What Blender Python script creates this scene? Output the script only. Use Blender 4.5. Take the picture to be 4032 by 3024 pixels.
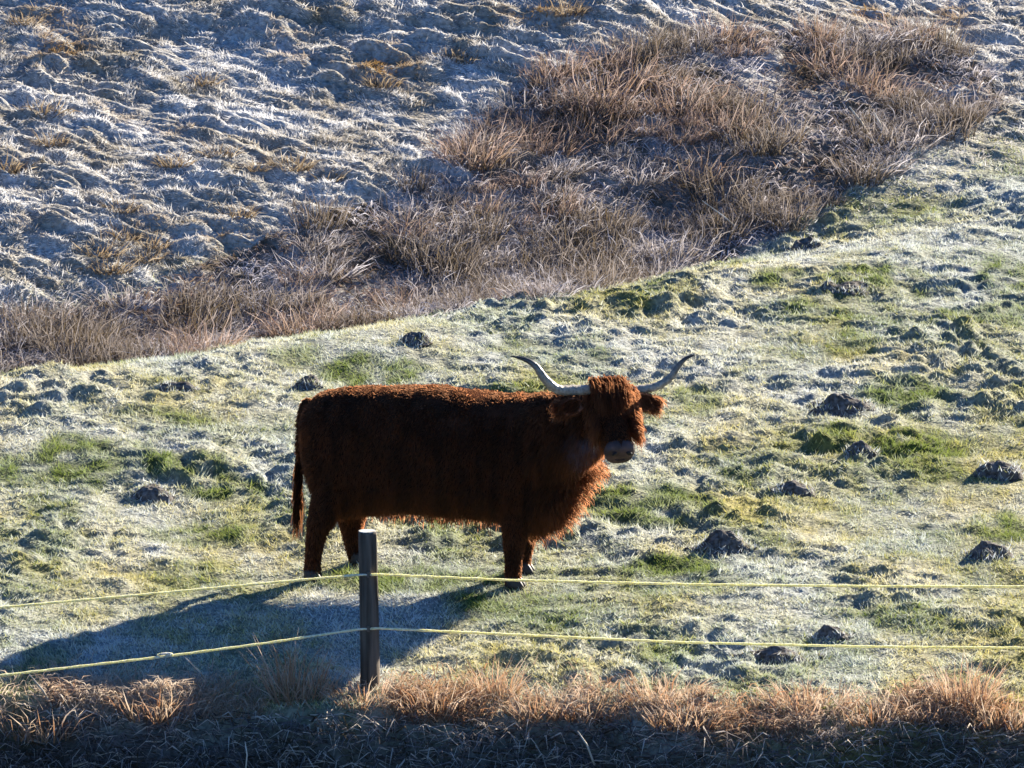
import bpy, bmesh, math
import numpy as np
from mathutils import Vector, Matrix

# ------------------------------------------------------------------ clear
for o in list(bpy.data.objects):
    bpy.data.objects.remove(o)
sc = bpy.context.scene
COL = sc.collection
R = math.radians
rng = np.random.default_rng(7)

# ------------------------------------------------------------------ camera
PITCH = R(10.0)
CAM = np.array((0.0, 0.0, 9.2))
HF = R(8.05)
cam_d = bpy.data.cameras.new('camera')
cam_d.sensor_width = 36
cam_d.lens = 18 / math.tan(HF / 2)
cam_d.clip_start = 0.5
cam_d.clip_end = 3000
cam = bpy.data.objects.new('camera', cam_d)
cam.location = CAM
cam.rotation_euler = (math.pi / 2 - PITCH, 0, 0)
COL.objects.link(cam)
sc.camera = cam

# ------------------------------------------------------------------ sky, sun, exposure
SUN_EL, SUN_AZ = R(22.0), R(52.0)        # azimuth measured from +x (picture right) towards +y (away)
sdir = Vector((math.cos(SUN_EL) * math.cos(SUN_AZ), math.cos(SUN_EL) * math.sin(SUN_AZ), math.sin(SUN_EL)))
w = bpy.data.worlds.new('World')
sc.world = w
w.use_nodes = True
nt = w.node_tree
nt.nodes.clear()
sky = nt.nodes.new('ShaderNodeTexSky')
sky.sky_type = 'NISHITA'
sky.sun_disc = False
sky.sun_elevation = SUN_EL
sky.sun_rotation = math.atan2(sdir.x, sdir.y)
sky.air_density = 0.8
sky.dust_density = 0.0
sky.ozone_density = 9.0
bg = nt.nodes.new('ShaderNodeBackground')
bg.inputs['Strength'].default_value = 0.05
out = nt.nodes.new('ShaderNodeOutputWorld')
nt.links.new(sky.outputs[0], bg.inputs[0])
nt.links.new(bg.outputs[0], out.inputs[0])
sl = bpy.data.lights.new('sun', 'SUN')
sl.energy = 5.0
sl.angle = R(0.5)
sl.color = (1.0, 0.90, 0.73)
so = bpy.data.objects.new('sun', sl)
so.rotation_euler = sdir.to_track_quat('Z', 'Y').to_euler()
so.location = sdir * 60
COL.objects.link(so)
sc.view_settings.view_transform = 'Standard'
sc.view_settings.look = 'None'
sc.view_settings.gamma = 1
sc.view_settings.use_curve_mapping = False
sc.view_settings.exposure = 2.25

# ------------------------------------------------------------------ helpers
def hash2(ix, iy, seed):
    h = (ix.astype(np.int64) * 374761393 + iy.astype(np.int64) * 668265263 + seed * 1442695041) & 0xFFFFFFFF
    h = ((h ^ (h >> 13)) * 1274126177) & 0xFFFFFFFF
    h = (h ^ (h >> 16)) & 0xFFFFFFFF
    return h / 4294967295.0

def vnoise(x, y, seed=0):
    """value noise in -1..1"""
    x = np.asarray(x, float); y = np.asarray(y, float)
    ix = np.floor(x); iy = np.floor(y)
    fx = x - ix; fy = y - iy
    fx = fx * fx * fx * (fx * (fx * 6 - 15) + 10)
    fy = fy * fy * fy * (fy * (fy * 6 - 15) + 10)
    a = hash2(ix, iy, seed); b = hash2(ix + 1, iy, seed)
    c = hash2(ix, iy + 1, seed); d = hash2(ix + 1, iy + 1, seed)
    return (a + (b - a) * fx + (c - a) * fy + (a - b - c + d) * fx * fy) * 2 - 1

def fbm(x, y, seed=0, octv=3, gain=0.5):
    s = 0; a = 1; t = 0
    for i in range(octv):
        c, n = math.cos(0.6 * i), math.sin(0.6 * i)
        s = s + a * vnoise((x * c - y * n) * 2 ** i, (x * n + y * c) * 2 ** i, seed + 17 * i)
        t += a; a *= gain
    return s / t

def sstep(a, b, x):
    t = np.clip((x - a) / (b - a), 0, 1)
    return t * t * (3 - 2 * t)

def splus(x, k):
    return k * np.logaddexp(0, x / k)

FPX = 2016 / math.tan(HF / 2)
cp, sp = math.cos(PITCH), math.sin(PITCH)
def ray(px, py):
    dx = (px - 2016) / FPX; du = (1512 - py) / FPX
    return np.array((dx, cp + du * sp, -sp + du * cp))
def at(px, py, Y):
    d = ray(px, py)
    return CAM + d * (Y / d[1])
PXM = lambda Y: FPX / (Y / cp)            # pixels (of 4032) per metre at distance Y

# ------------------------------------------------------------------ terrain
def uv_gully(x, y):
    u = (x + 3.6) * -0.56 + (y - 50.4) * 0.83
    v = (x + 3.6) * 0.83 + (y - 50.4) * 0.56
    return u, v

def bank_y(x):
    return 42.02 + 0.24 * vnoise(x * 0.6, 0 * x, 5) + 0.13 * vnoise(x * 2.1, 0 * x, 6) - 0.02 * x

def masks(x, y):
    u, v = uv_gully(x, y)
    hill = sstep(0.6, 3.0, u)
    return u, v, hill

def H(x, y, fine=True):
    x = np.asarray(x, float); y = np.asarray(y, float)
    u, v, hill = masks(x, y)
    far = 1 - sstep(95, 160, y)
    z = 0.07 * (np.minimum(y, 140) - 45)
    fade = 1 - sstep(6.5, 10, v)
    z = z - 0.28 * fade * sstep(-0.5, 1.0, u) * (1 - sstep(1.0, 3.2, u))
    z = z + np.minimum(0.225 * splus(u - 1.6, 0.5), 9)
    z = z + np.minimum(0.20 * splus(y - 57.2, 0.5), 3.5) * (1 - sstep(0.3, 3.2, x))
    z = z + 0.045 * fbm(x / 3.1, y / 3.1, 11, 2)
    if fine:
        pt = np.clip(0.6 + 0.9 * fbm(x / 1.1, y / 1.5, 22, 2), 0.15, 1.3)
        f = 0.04 * fbm(x / 0.8, y / 0.8, 21, 2) + pt * (0.05 * np.abs(fbm(x / 0.36, y / 0.34, 23, 2)) + 0.05 * np.abs(vnoise(x / 0.19, y / 0.17, 24)) + 0.02 * np.maximum(vnoise(x / 0.30, y / 0.30, 25) - 0.30, 0) + 0.05 * np.maximum(vnoise(x / 0.13, y / 0.12, 26) - 0.1, 0) + 0.02 * vnoise(x / 0.08, y / 0.075, 27))
        hx = x * 0.99 - y * 0.12; hy = x * 0.12 + y * 0.99
        hy = hy + 0.05 * vnoise(hx / 0.25, hy / 0.4, 38)
        hp_ = np.clip(0.8 + 0.7 * fbm(x / 0.7, y / 0.7, 37, 2), 0.35, 1.3)
        g = 0.035 * fbm(x / 0.8, y / 0.6, 33, 2) + hp_ * (0.035 * np.abs(vnoise(hx / 0.42, hy / 0.20, 31)) + 0.066 * np.abs(vnoise(hx / 0.26, hy / 0.10, 35)) + 0.034 * vnoise(hx / 0.15, hy / 0.055, 36) + 0.012 * vnoise(hx / 0.07, hy / 0.045, 39))
        z = z + f * (1 - hill) + g * hill
    by = bank_y(x)
    d = by - y
    z = z - np.minimum(splus(d, 0.05) * 1.15, 1.3 + 0.1 * vnoise(x, y, 8))
    return z

def hit(px, py, y0=40.0, y1=110.0):
    d = ray(px, py)
    Y = np.arange(y0, y1, 0.01)
    P = CAM[None] + d[None] * (Y / d[1])[:, None]
    h = H(P[:, 0], P[:, 1])
    k = np.argmax(P[:, 2] < h)
    return np.array((P[k, 0], P[k, 1], h[k]))

def inpoly(x, y, poly):
    c = np.zeros(x.shape, bool)
    n = len(poly)
    for i in range(n):
        x0, y0 = poly[i]; x1, y1 = poly[(i + 1) % n]
        if y0 == y1: continue
        k = ((y0 > y) != (y1 > y)) & (x < (x1 - x0) * (y - y0) / (y1 - y0) + x0)
        c ^= k
    return c

# ------------------------------------------------------------------ materials
def principled(name, col, rough=0.8, spec=0.3):
    m = bpy.data.materials.new(name)
    m.use_nodes = True
    b = m.node_tree.nodes['Principled BSDF']
    b.inputs['Base Color'].default_value = (*col, 1)
    b.inputs['Roughness'].default_value = rough
    b.inputs['Specular IOR Level'].default_value = spec
    return m

def add_noise_col(m, c1, c2, scale, detail=4, stretch=(1, 1, 1), bump=0.0, lo=0.35, hi=0.65):
    n = m.node_tree.nodes; l = m.node_tree.links
    b = n['Principled BSDF']
    tc = n.new('ShaderNodeTexCoord'); mp = n.new('ShaderNodeMapping')
    mp.inputs['Scale'].default_value = stretch
    nz = n.new('ShaderNodeTexNoise'); nz.inputs['Scale'].default_value = scale; nz.inputs['Detail'].default_value = detail
    cr = n.new('ShaderNodeValToRGB')
    cr.color_ramp.elements[0].position = lo; cr.color_ramp.elements[0].color = (*c1, 1)
    cr.color_ramp.elements[1].position = hi; cr.color_ramp.elements[1].color = (*c2, 1)
    l.new(tc.outputs['Object'], mp.inputs[0]); l.new(mp.outputs[0], nz.inputs['Vector'])
    l.new(nz.outputs['Fac'], cr.inputs[0]); l.new(cr.outputs[0], b.inputs['Base Color'])
    if bump:
        bp = n.new('ShaderNodeBump'); bp.inputs['Strength'].default_value = bump; bp.inputs['Distance'].default_value = 0.02
        l.new(nz.outputs['Fac'], bp.inputs['Height']); l.new(bp.outputs[0], b.inputs['Normal'])
    return m

def blade_mat(name, transl=0.4, gloss=0.0, tint=(1, 1, 1)):
    """diffuse + translucent, colour from the blades' own colour attribute"""
    m = bpy.data.materials.new(name)
    m.use_nodes = True
    n = m.node_tree.nodes; l = m.node_tree.links
    n.clear()
    at_ = n.new('ShaderNodeAttribute'); at_.attribute_name = 'Col'
    d = n.new('ShaderNodeBsdfDiffuse'); t = n.new('ShaderNodeBsdfTranslucent')
    mx = n.new('ShaderNodeMixShader'); mx.inputs[0].default_value = transl
    mul = n.new('ShaderNodeMixRGB'); mul.blend_type = 'MULTIPLY'; mul.inputs[0].default_value = 1; mul.inputs[2].default_value = (*tint, 1)
    o = n.new('ShaderNodeOutputMaterial')
    l.new(at_.outputs['Color'], d.inputs[0]); l.new(at_.outputs['Color'], mul.inputs[1]); l.new(mul.outputs[0], t.inputs[0])
    l.new(d.outputs[0], mx.inputs[1]); l.new(t.outputs[0], mx.inputs[2])
    last = mx
    if gloss:
        g = n.new('ShaderNodeBsdfGlossy'); g.inputs['Roughness'].default_value = 0.35
        m2 = n.new('ShaderNodeMixShader'); m2.inputs[0].default_value = gloss
        l.new(mx.outputs[0], m2.inputs[1]); l.new(g.outputs[0], m2.inputs[2]); last = m2
    l.new(last.outputs[0], o.inputs[0])
    return m

# ------------------------------------------------------------------ mesh helpers
def raw_mesh(name, V, F, mat, col=None, smooth=False):
    """V (n,3), F (m,k) index arrays of one face size"""
    me = bpy.data.meshes.new(name)
    k = F.shape[1]
    me.vertices.add(len(V)); me.vertices.foreach_set('co', np.ascontiguousarray(V, np.float32).ravel())
    me.loops.add(F.size); me.loops.foreach_set('vertex_index', np.ascontiguousarray(F, np.int32).ravel())
    me.polygons.add(len(F)); me.polygons.foreach_set('loop_start', np.arange(0, F.size, k, dtype=np.int32))
    try:
        me.polygons.foreach_set('loop_total', np.full(len(F), k, np.int32))
    except Exception:
        pass
    if col is not None:
        a = me.color_attributes.new('Col', 'FLOAT_COLOR', 'POINT')
        c4 = np.ones((len(V), 4), np.float32); c4[:, :3] = col
        a.data.foreach_set('color', c4.ravel())
    me.update(calc_edges=True)
    me.validate()
    if smooth:
        me.polygons.foreach_set('use_smooth', np.ones(len(F), bool))
    if mat: me.materials.append(mat)
    return me

def link(name, data, parent=None, loc=None, **props):
    o = bpy.data.objects.new(name, data)
    COL.objects.link(o)
    if parent: o.parent = parent
    if loc is not None: o.location = loc
    for k, v in props.items(): o[k] = v
    return o

def blades(P, D1, D2, L, W, C0, C1, mid=0.55):
    """bent ribbons: from P along D1 for mid*L then D2; C0 base colour, C1 tip colour.  3 triangles each"""
    n = len(P)
    D1 = D1 / np.linalg.norm(D1, axis=1, keepdims=True); D2 = D2 / np.linalg.norm(D2, axis=1, keepdims=True)
    side = np.cross(D1, rng.normal(size=(n, 3)))
    side /= np.linalg.norm(side, axis=1, keepdims=True) + 1e-9
    L = np.asarray(L)[:, None]; W = np.asarray(W)[:, None]
    M = P + D1 * L * mid; T = M + D2 * L * (1 - mid)
    V = np.stack([P - side * W * .5, P + side * W * .5, M - side * W * .38, M + side * W * .38, T], 1).reshape(-1, 3)
    b = (np.arange(n) * 5)[:, None]
    F = np.stack([b + [0, 1, 3], b + [0, 3, 2], b + [2, 3, 4]], 1).reshape(-1, 3)
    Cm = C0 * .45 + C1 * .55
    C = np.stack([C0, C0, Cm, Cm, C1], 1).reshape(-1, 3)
    return V, F, C

def tri_blades(P, D, L, W, C0, C1):
    n = len(P)
    D = D / np.linalg.norm(D, axis=1, keepdims=True)
    side = np.cross(D, rng.normal(size=(n, 3)))
    side /= np.linalg.norm(side, axis=1, keepdims=True) + 1e-9
    T = P + D * np.asarray(L)[:, None]
    W = np.asarray(W)[:, None]
    V = np.stack([P - side * W * .5, P + side * W * .5, T], 1).reshape(-1, 3)
    F = np.arange(n * 3).reshape(-1, 3)
    C = np.stack([C0, C0, C1], 1).reshape(-1, 3)
    return V, F, C

def mix(a, b, t):
    t = np.asarray(t)[:, None]
    return np.asarray(a) * (1 - t) + np.asarray(b) * t

# colours (albedo)
FROST = np.array((0.67, 0.70, 0.72)); GREEN = np.array((0.13, 0.18, 0.03)); STRAW = np.array((0.52, 0.45, 0.17))
CREAM = np.array((0.72, 0.72, 0.73)); BROWN = np.array((0.16, 0.10, 0.055)); OLIVE = np.array((0.10, 0.10, 0.04))

# thawed green patches of the field, (px, py, half width m, half depth m)
GREENS = []
for px, py, a, b in [(3520, 1730, .55, .42), (680, 1660, .45, .35), (330, 1810, .6, .5), (830, 2110, .45, .3), (1460, 1455, .4, .45), (1650, 2290, .75, .3),
                     (3460, 1110, .5, .5), (3990, 2080, .3, .4), (3560, 1545, .35, .35), (2560, 1990, .5, .45), (870, 1930, .35, .3), 
                     (3960, 1080, .3, .6), (120, 1840, .4, .4), (2000, 2370, .5, .2), (3050, 1090, .25, .3), (2640, 2260, .4, .2), (700, 1830, .4, .3)]:
    h = hit(px, py)
    GREENS.append((h[0], h[1], a, b))

def field_tone(x, y):
    """frost 0..1, thaw (green) 0..1, straw 0..1: where rime lies thick and where the grass has thawed"""
    fr = np.clip(0.50 + 0.65 * fbm(x / 0.8, y / 1.6, 51, 3) + 0.25 * vnoise(x / 0.12, y / 0.2, 55), 0, 1)
    fr = np.clip(fr + 0.32 * np.exp(-((x + 2.6) / 1.7) ** 2 - ((y - 43.3) / .75) ** 2), 0, 1)
    st = np.clip(0.55 + 0.8 * fbm(x / 0.5, y / 0.9, 61, 3), 0, 1)
    th = np.zeros_like(x)
    for gx, gy, a, b in GREENS:
        e = ((x - gx) / a) ** 2 + ((y - gy) / (b * 1.3)) ** 2 + 0.5 * fbm(x / 0.3, y / 0.5, 71, 2)
        th = np.maximum(th, (1 - sstep(0.2, 1.1, e)) * np.clip(0.75 + 0.6 * vnoise(x / .12, y / .2, 73), .2, 1))
    th = np.maximum(th, 0.6 * sstep(0.38, 0.6, fbm(x / 0.7, y / 1.3, 77, 3)))
    return fr, th, st

# plan of the rush bed in the gully
low_edge = [(-500, 1530), (0, 1466), (730, 1405), (1020, 1335), (1640, 1250), (1823, 1215), (2188, 1160), (2625, 1068), (2917, 1005), (3100, 915), (3373, 720), (3573, 590), (3828, 500), (3950, 420)]
top_edge = [(3900, 280), (3600, 150), (3280, 120), (2735, 135), (2370, 240), (2100, 300), (1914, 470), (1720, 610), (1570, 750), (1240, 860), (1020, 960), (780, 1040), (640, 1150), (270, 1225), (0, 1230), (-500, 1300)]
BED = [tuple(hit(*p)[:2]) for p in low_edge + top_edge]

# ------------------------------------------------------------------ ground sheet
def axis(parts):
    a = []
    for s, e, d in parts:
        a.append(np.arange(s, e, d))
    return np.concatenate(a + [[parts[-1][1]]])
gx = axis([(-320, -60, 26), (-60, -10, 2.5), (-10, -5.7, .2), (-5.7, 6.0, .03), (6.0, 10, .2), (10, 60, 2.5), (60, 320, 26)])
gy = axis([(-120, 20, 14), (20, 40.8, .6), (40.8, 50, .033), (50, 60.6, .0195), (60.6, 70, .12), (70, 95, .5), (95, 160, 3), (160, 520, 30)])
GX, GY = np.meshgrid(gx, gy)
GZ = H(GX, GY)
V = np.stack([GX, GY, GZ], -1).reshape(-1, 3)
nx = len(gx)
ii = (np.arange(len(gy) - 1)[:, None] * nx + np.arange(nx - 1)[None]).ravel()
F = np.stack([ii, ii + 1, ii + 1 + nx, ii + nx], 1)
x, y = V[:, 0], V[:, 1]
u, v, hill = masks(x, y)
fr, th, st = field_tone(x, y)
c = mix(mix(np.tile(GREEN * 0.8, (len(x), 1)), STRAW * 0.75, st), FROST * 0.85, fr * 0.75)
c = mix(c, GREEN * 0.7, th * 0.9) * 0.6
hf = np.clip(0.6 + 0.7 * fbm(x / 0.35, y / 0.3, 81, 4, .65), 0, 1)
ch = mix(np.tile(np.array((0.17, 0.14, 0.09)), (len(x), 1)), CREAM * .58, hf)
c = mix(c, ch, hill)
bed = inpoly(x, y, BED)
c[bed] = mix(np.tile(np.array((0.10, 0.075, 0.05)), (bed.sum(), 1)), CREAM * 0.6, np.clip(0.3 + 0.8 * fbm(x[bed] / 0.4, y[bed] / 0.5, 91, 3), 0, 1))
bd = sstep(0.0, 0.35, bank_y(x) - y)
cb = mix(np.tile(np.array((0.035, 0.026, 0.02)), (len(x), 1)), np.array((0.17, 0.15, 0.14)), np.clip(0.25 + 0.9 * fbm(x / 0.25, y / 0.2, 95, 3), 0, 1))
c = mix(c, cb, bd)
m_ground = principled('frosted_pasture', (0.3, 0.3, 0.2), 0.95, 0.1)
n_ = m_ground.node_tree.nodes; l_ = m_ground.node_tree.links
a_ = n_.new('ShaderNodeAttribute'); a_.attribute_name = 'Col'
tc = n_.new('ShaderNodeTexCoord')
nz = n_.new('ShaderNodeTexNoise'); nz.inputs['Scale'].default_value = 28; nz.inputs['Detail'].default_value = 5
mr = n_.new('ShaderNodeMapRange'); mr.inputs[1].default_value = .3; mr.inputs[2].default_value = .7; mr.inputs[3].default_value = .45; mr.inputs[4].default_value = 1.25
mm = n_.new('ShaderNodeMixRGB'); mm.blend_type = 'MULTIPLY'; mm.inputs[0].default_value = 1
l_.new(tc.outputs['Object'], nz.inputs['Vector']); l_.new(nz.outputs['Fac'], mr.inputs[0])
l_.new(a_.outputs['Color'], mm.inputs[1]); l_.new(mr.outputs[0], mm.inputs[2])
l_.new(mm.outputs[0], n_['Principled BSDF'].inputs['Base Color'])
bp = n_.new('ShaderNodeBump'); bp.inputs['Strength'].default_value = .6; bp.inputs['Distance'].default_value = .03
l_.new(nz.outputs['Fac'], bp.inputs['Height']); l_.new(bp.outputs[0], n_['Principled BSDF'].inputs['Normal'])
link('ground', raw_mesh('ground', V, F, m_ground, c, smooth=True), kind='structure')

# ------------------------------------------------------------------ grass (nobody could count it)
def sample(n, y0, y1, marg=1.3):
    y = y0 + (y1 - y0) * rng.random(n) ** 1.15
    x = (rng.random(n) * 2 - 1) * (0.0703 * y + marg)
    return x, y

m_grass = blade_mat('frosted_grass', 0.30)
x, y = sample(560000, 41.75, 63)
u, v, hill = masks(x, y)
k = (rng.random(len(x)) > hill * 1.3) & (y > bank_y(x)) & ~inpoly(x, y, BED)
x, y, = x[k], y[k]
fr, th, st = field_tone(x, y)
n = len(x)
z = H(x, y) - .004
P = np.stack([x, y, z], 1)
ang = rng.random(n) * 2 * math.pi
comb = np.stack([0.5 * vnoise(x / .2, y / .3, 101) - .2, 0.5 * vnoise(x / .2, y / .3, 102), np.zeros(n)], 1)
lean = 0.35 + 0.75 * rng.random(n)
D = np.stack([np.cos(ang) * lean, np.sin(ang) * lean, 0.75 * np.ones(n)], 1) + comb
L = (0.014 + 0.030 * rng.random(n)) * (1 + 0.5 * th) * (0.55 + 0.9 * np.clip(0.5 + fbm(x / .13, y / .13, 111, 2), 0, 1))
W = 0.005 + 0.0065 * rng.random(n)
base = mix(mix(np.tile(GREEN, (n, 1)), STRAW, np.clip(st + .25 * rng.normal(size=n), 0, 1)), FROST, np.clip(fr * 0.55 + .2 * rng.normal(size=n), 0, 1))
tip = mix(mix(np.tile(GREEN * 1.3, (n, 1)), STRAW, np.clip(st + .25 * rng.normal(size=n), 0, 1)), FROST, np.clip(fr * 1.05 + .3 * rng.normal(size=n), 0, 1))
gsh = np.array((0.20, 0.25, 0.045))
base = mix(base, GREEN, np.clip(th * .95, 0, 1)); tip = mix(tip, gsh, np.clip(th * .85 + .1 * rng.normal(size=n), 0, 1))
V, F, C = tri_blades(P, D, L, W, base, tip)
link('field_grass', raw_mesh('field_grass', V, F, m_grass, C), kind='stuff', label='short frosted pasture grass with thawed green patches on the field', category='grass')

# far hillside: longer, lying, rimed grass
x, y = sample(760000, 51, 61.5)
u, v, hill = masks(x, y)
k = (rng.random(len(x)) < hill) & ~inpoly(x, y, BED)
x, y = x[k], y[k]; n = len(x)
P = np.stack([x, y, H(x, y) - .006], 1)
ang = rng.random(n) * 2 * math.pi
D = np.stack([np.cos(ang) * .7 + 1.0 * vnoise(x / .2, y / .15, 103) - .4, np.sin(ang) * .4 - .25, 0.05 + .22 * rng.random(n) + .7 * rng.random(n) * (vnoise(x / .12, y / .1, 104) > .25)], 1)
L = (0.016 + 0.028 * rng.random(n)) * (1 + .8 * (rng.random(n) > .95) + .5 * (vnoise(x / .12, y / .1, 104) > .25)); W = 0.006 + 0.007 * rng.random(n)
hf = np.clip(0.72 + 0.6 * fbm(x / 0.35, y / 0.3, 81, 4, .65) + .2 * rng.normal(size=n), 0, 1)
tn = np.clip(fbm(x / 0.9, y / 0.9, 121, 3) * 2.2 - .55, 0, 1)
tip = mix(np.tile(np.array((0.28, 0.22, 0.13)), (n, 1)), CREAM * 1.08, hf); tip = mix(tip, np.array((0.30, 0.19, 0.08)), tn)
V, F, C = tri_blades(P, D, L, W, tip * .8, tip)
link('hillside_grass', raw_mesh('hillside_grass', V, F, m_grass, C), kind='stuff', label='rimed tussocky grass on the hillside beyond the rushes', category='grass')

# matted dead litter under the rushes
m_rush = blade_mat('dead_rush', 0.35)
RUSS = np.array((0.34, 0.155, 0.075)); GREY = np.array((0.40, 0.36, 0.36)); RIME = np.array((0.62, 0.60, 0.66)); DARK = np.array((0.13, 0.095, 0.05))
PINK0 = np.array((.24, .16, .125))
x, y = sample(150000, 48.5, 63)
k = inpoly(x, y, BED)
x, y = x[k], y[k]; n = len(x)
P = np.stack([x, y, H(x, y) - .01], 1)
ang = rng.random(n) * 2 * math.pi
D1 = np.stack([np.cos(ang) * .7, np.sin(ang) * .7, .25 + .7 * rng.random(n)], 1); D2 = D1 + np.stack([np.cos(ang) * .6, np.sin(ang) * .6, -.5 - .8 * rng.random(n)], 1)
L = .06 + .15 * rng.random(n); W = .005 + .006 * rng.random(n)
t = np.clip(.40 + .9 * fbm(x / .6, y / .8, 131, 3) + .25 * rng.normal(size=n), 0, 1)
cc = mix(mix(np.tile(DARK, (n, 1)), PINK0, rng.random(n)), RIME, t)
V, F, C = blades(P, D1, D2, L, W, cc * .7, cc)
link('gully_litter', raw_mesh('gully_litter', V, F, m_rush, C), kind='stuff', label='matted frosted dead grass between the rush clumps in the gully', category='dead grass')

# ------------------------------------------------------------------ rush clumps, each a thing
def clump_mesh(name, nb, rad, hgt, cols, spread=.5, droop=.6, wid=.009, mat=m_rush, up=1.0, tang=.15):
    a = rng.random(nb) * 2 * math.pi; r = rad * np.sqrt(rng.random(nb))
    P = np.stack([np.cos(a) * r, np.sin(a) * r, -.03 * np.ones(nb)], 1)
    a2 = a + rng.normal(size=nb) * .8
    s = spread * (r / rad) * (.5 + rng.random(nb)) + .1 * rng.random(nb)
    D1 = np.stack([np.cos(a2) * s, np.sin(a2) * s, up * np.ones(nb)], 1)
    dr = droop * rng.random(nb) ** 1.5
    D2 = np.stack([np.cos(a2) * (s + dr), np.sin(a2) * (s + dr), up * (1 - 1.3 * dr)], 1)
    D1 = D1 + tang * .5 * rng.normal(size=(nb, 3)); D2 = D2 + tang * 1.3 * rng.normal(size=(nb, 3))
    L = hgt * (.35 + .8 * rng.random(nb) ** 1.3); W = wid * (.6 + .8 * rng.random(nb))
    ca, cb_, ct = cols
    base = mix(np.tile(ca, (nb, 1)), cb_, rng.random(nb)); tip = mix(base, ct, np.clip(.45 + .4 * rng.normal(size=nb), 0, 1))
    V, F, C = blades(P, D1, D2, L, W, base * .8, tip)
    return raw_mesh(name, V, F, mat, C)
PINK = np.array((.27, .175, .135)); PKT = np.array((.56, .455, .425))
KINDS = {
    'russet': [clump_mesh('rush_clump', 200, .19, .30, (PINK, DARK * 1.1, PKT), .9, 1.0, .006, tang=.35) for i in range(6)],
    'grey': [clump_mesh('rush_clump', 210, .22, .24, (GREY * .7, DARK, RIME * 1.1), 1.2, 1.2, .006, tang=.5) for i in range(7)],
    'dark': [clump_mesh('rush_clump', 190, .18, .29, (DARK * .8, np.array((.12, .095, .07)), GREY * 1.1), .6, .8, .006, tang=.3) for i in range(5)]}
RLAB = {'russet': ('russet brown dead rush clump', 'russet rush clumps in the gully'),
        'grey': ('grey rime coated drooping rush clump', 'rimed rush clumps in the gully'),
        'dark': ('dark olive upright rush clump', 'dark rush clumps in the gully')}
def place(name, mesh, p, s, label, group, cat):
    o = link(name, mesh, loc=p)
    o.scale = (s, s, s * (.9 + .25 * rng.random())); o.rotation_euler = (0, 0, rng.random() * 6.28)
    o['label'] = label; o['group'] = group; o['category'] = cat
    return o
# poisson-like spots
bx = np.array(BED)
spots = []
tries = 0
while len(spots) < 290 and tries < 30000:
    tries += 1
    p = np.array((rng.uniform(-5.2, 6.2), rng.uniform(48.5, 63)))
    if not inpoly(p[:1], p[1:], BED)[0]: continue
    if abs(p[0]) > .0703 * p[1] + .35: continue
    if fbm(p[:1] / .55, p[1:] / .7, 145, 2)[0] < -.15: continue
    if any((p[0] - q[0]) ** 2 + (p[1] - q[1]) ** 2 < .20 ** 2 for q in spots): continue
    spots.append(p)
def seg_dist(p, line):
    q = np.array(line); best = 1e9
    for a_, b_ in zip(q[:-1], q[1:]):
        t = np.clip(np.dot(p - a_, b_ - a_) / (np.dot(b_ - a_, b_ - a_) + 1e-9), 0, 1)
        best = min(best, np.linalg.norm(p - a_ - t * (b_ - a_)))
    return best
nl = len(low_edge)
for p in spots:
    tn = float(fbm(p[:1] / 1.1, p[1:] / 1.3, 141, 2)[0]) + .22 * rng.normal() - .42 * math.exp(-((p[0] - 1.3) / 1.5) ** 2 - ((p[1] - 55.0) / 1.6) ** 2)
    kd = 'russet' if tn > .20 else ('grey' if tn > -.20 else 'dark')
    s = .6 + .75 * rng.random() ** 1.3
    dl, dt = seg_dist(p, BED[:nl]), seg_dist(p, BED[nl:])
    zone = 'along the edge of the green pasture' if dl < .55 else ('at the foot of the frosted hillside' if dt < .6 else 'deep inside the rush bed')
    size = 'tall' if s > .98 else ('short' if s < .74 else 'middling')
    place('rush_clump', KINDS[kd][rng.integers(len(KINDS[kd]))], (p[0], p[1], float(H(p[0], p[1]))), s, size + ' ' + RLAB[kd][0] + ' ' + zone, RLAB[kd][1], 'rush')

# straw coloured tussocks standing out of the far hillside
m_tus = [clump_mesh('grass_tussock', 150, .13, .15, (np.array((.24, .17, .10)), np.array((.14, .10, .06)), np.array((.52, .44, .33))), 1.3, 1.0, .007) for i in range(3)]
for px, py in [(800, 320), (1780, 215), (1830, 235), (480, 925), (600, 960), (400, 985), (560, 1010), (430, 1060), (860, 605), (1010, 660), (1150, 650), (690, 640), (1300, 700), (20, 660), (200, 560), (170, 450), (1500, 330), (940, 840), (480, 820), (90, 80), (2230, 40)]:
    h = hit(px, py)
    place('grass_tussock', m_tus[rng.integers(3)], h, .8 + .5 * rng.random(), 'straw brown grass tussock poking out of the frosted far hillside', 'brown tussocks on the far hillside', 'tussock')

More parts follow.
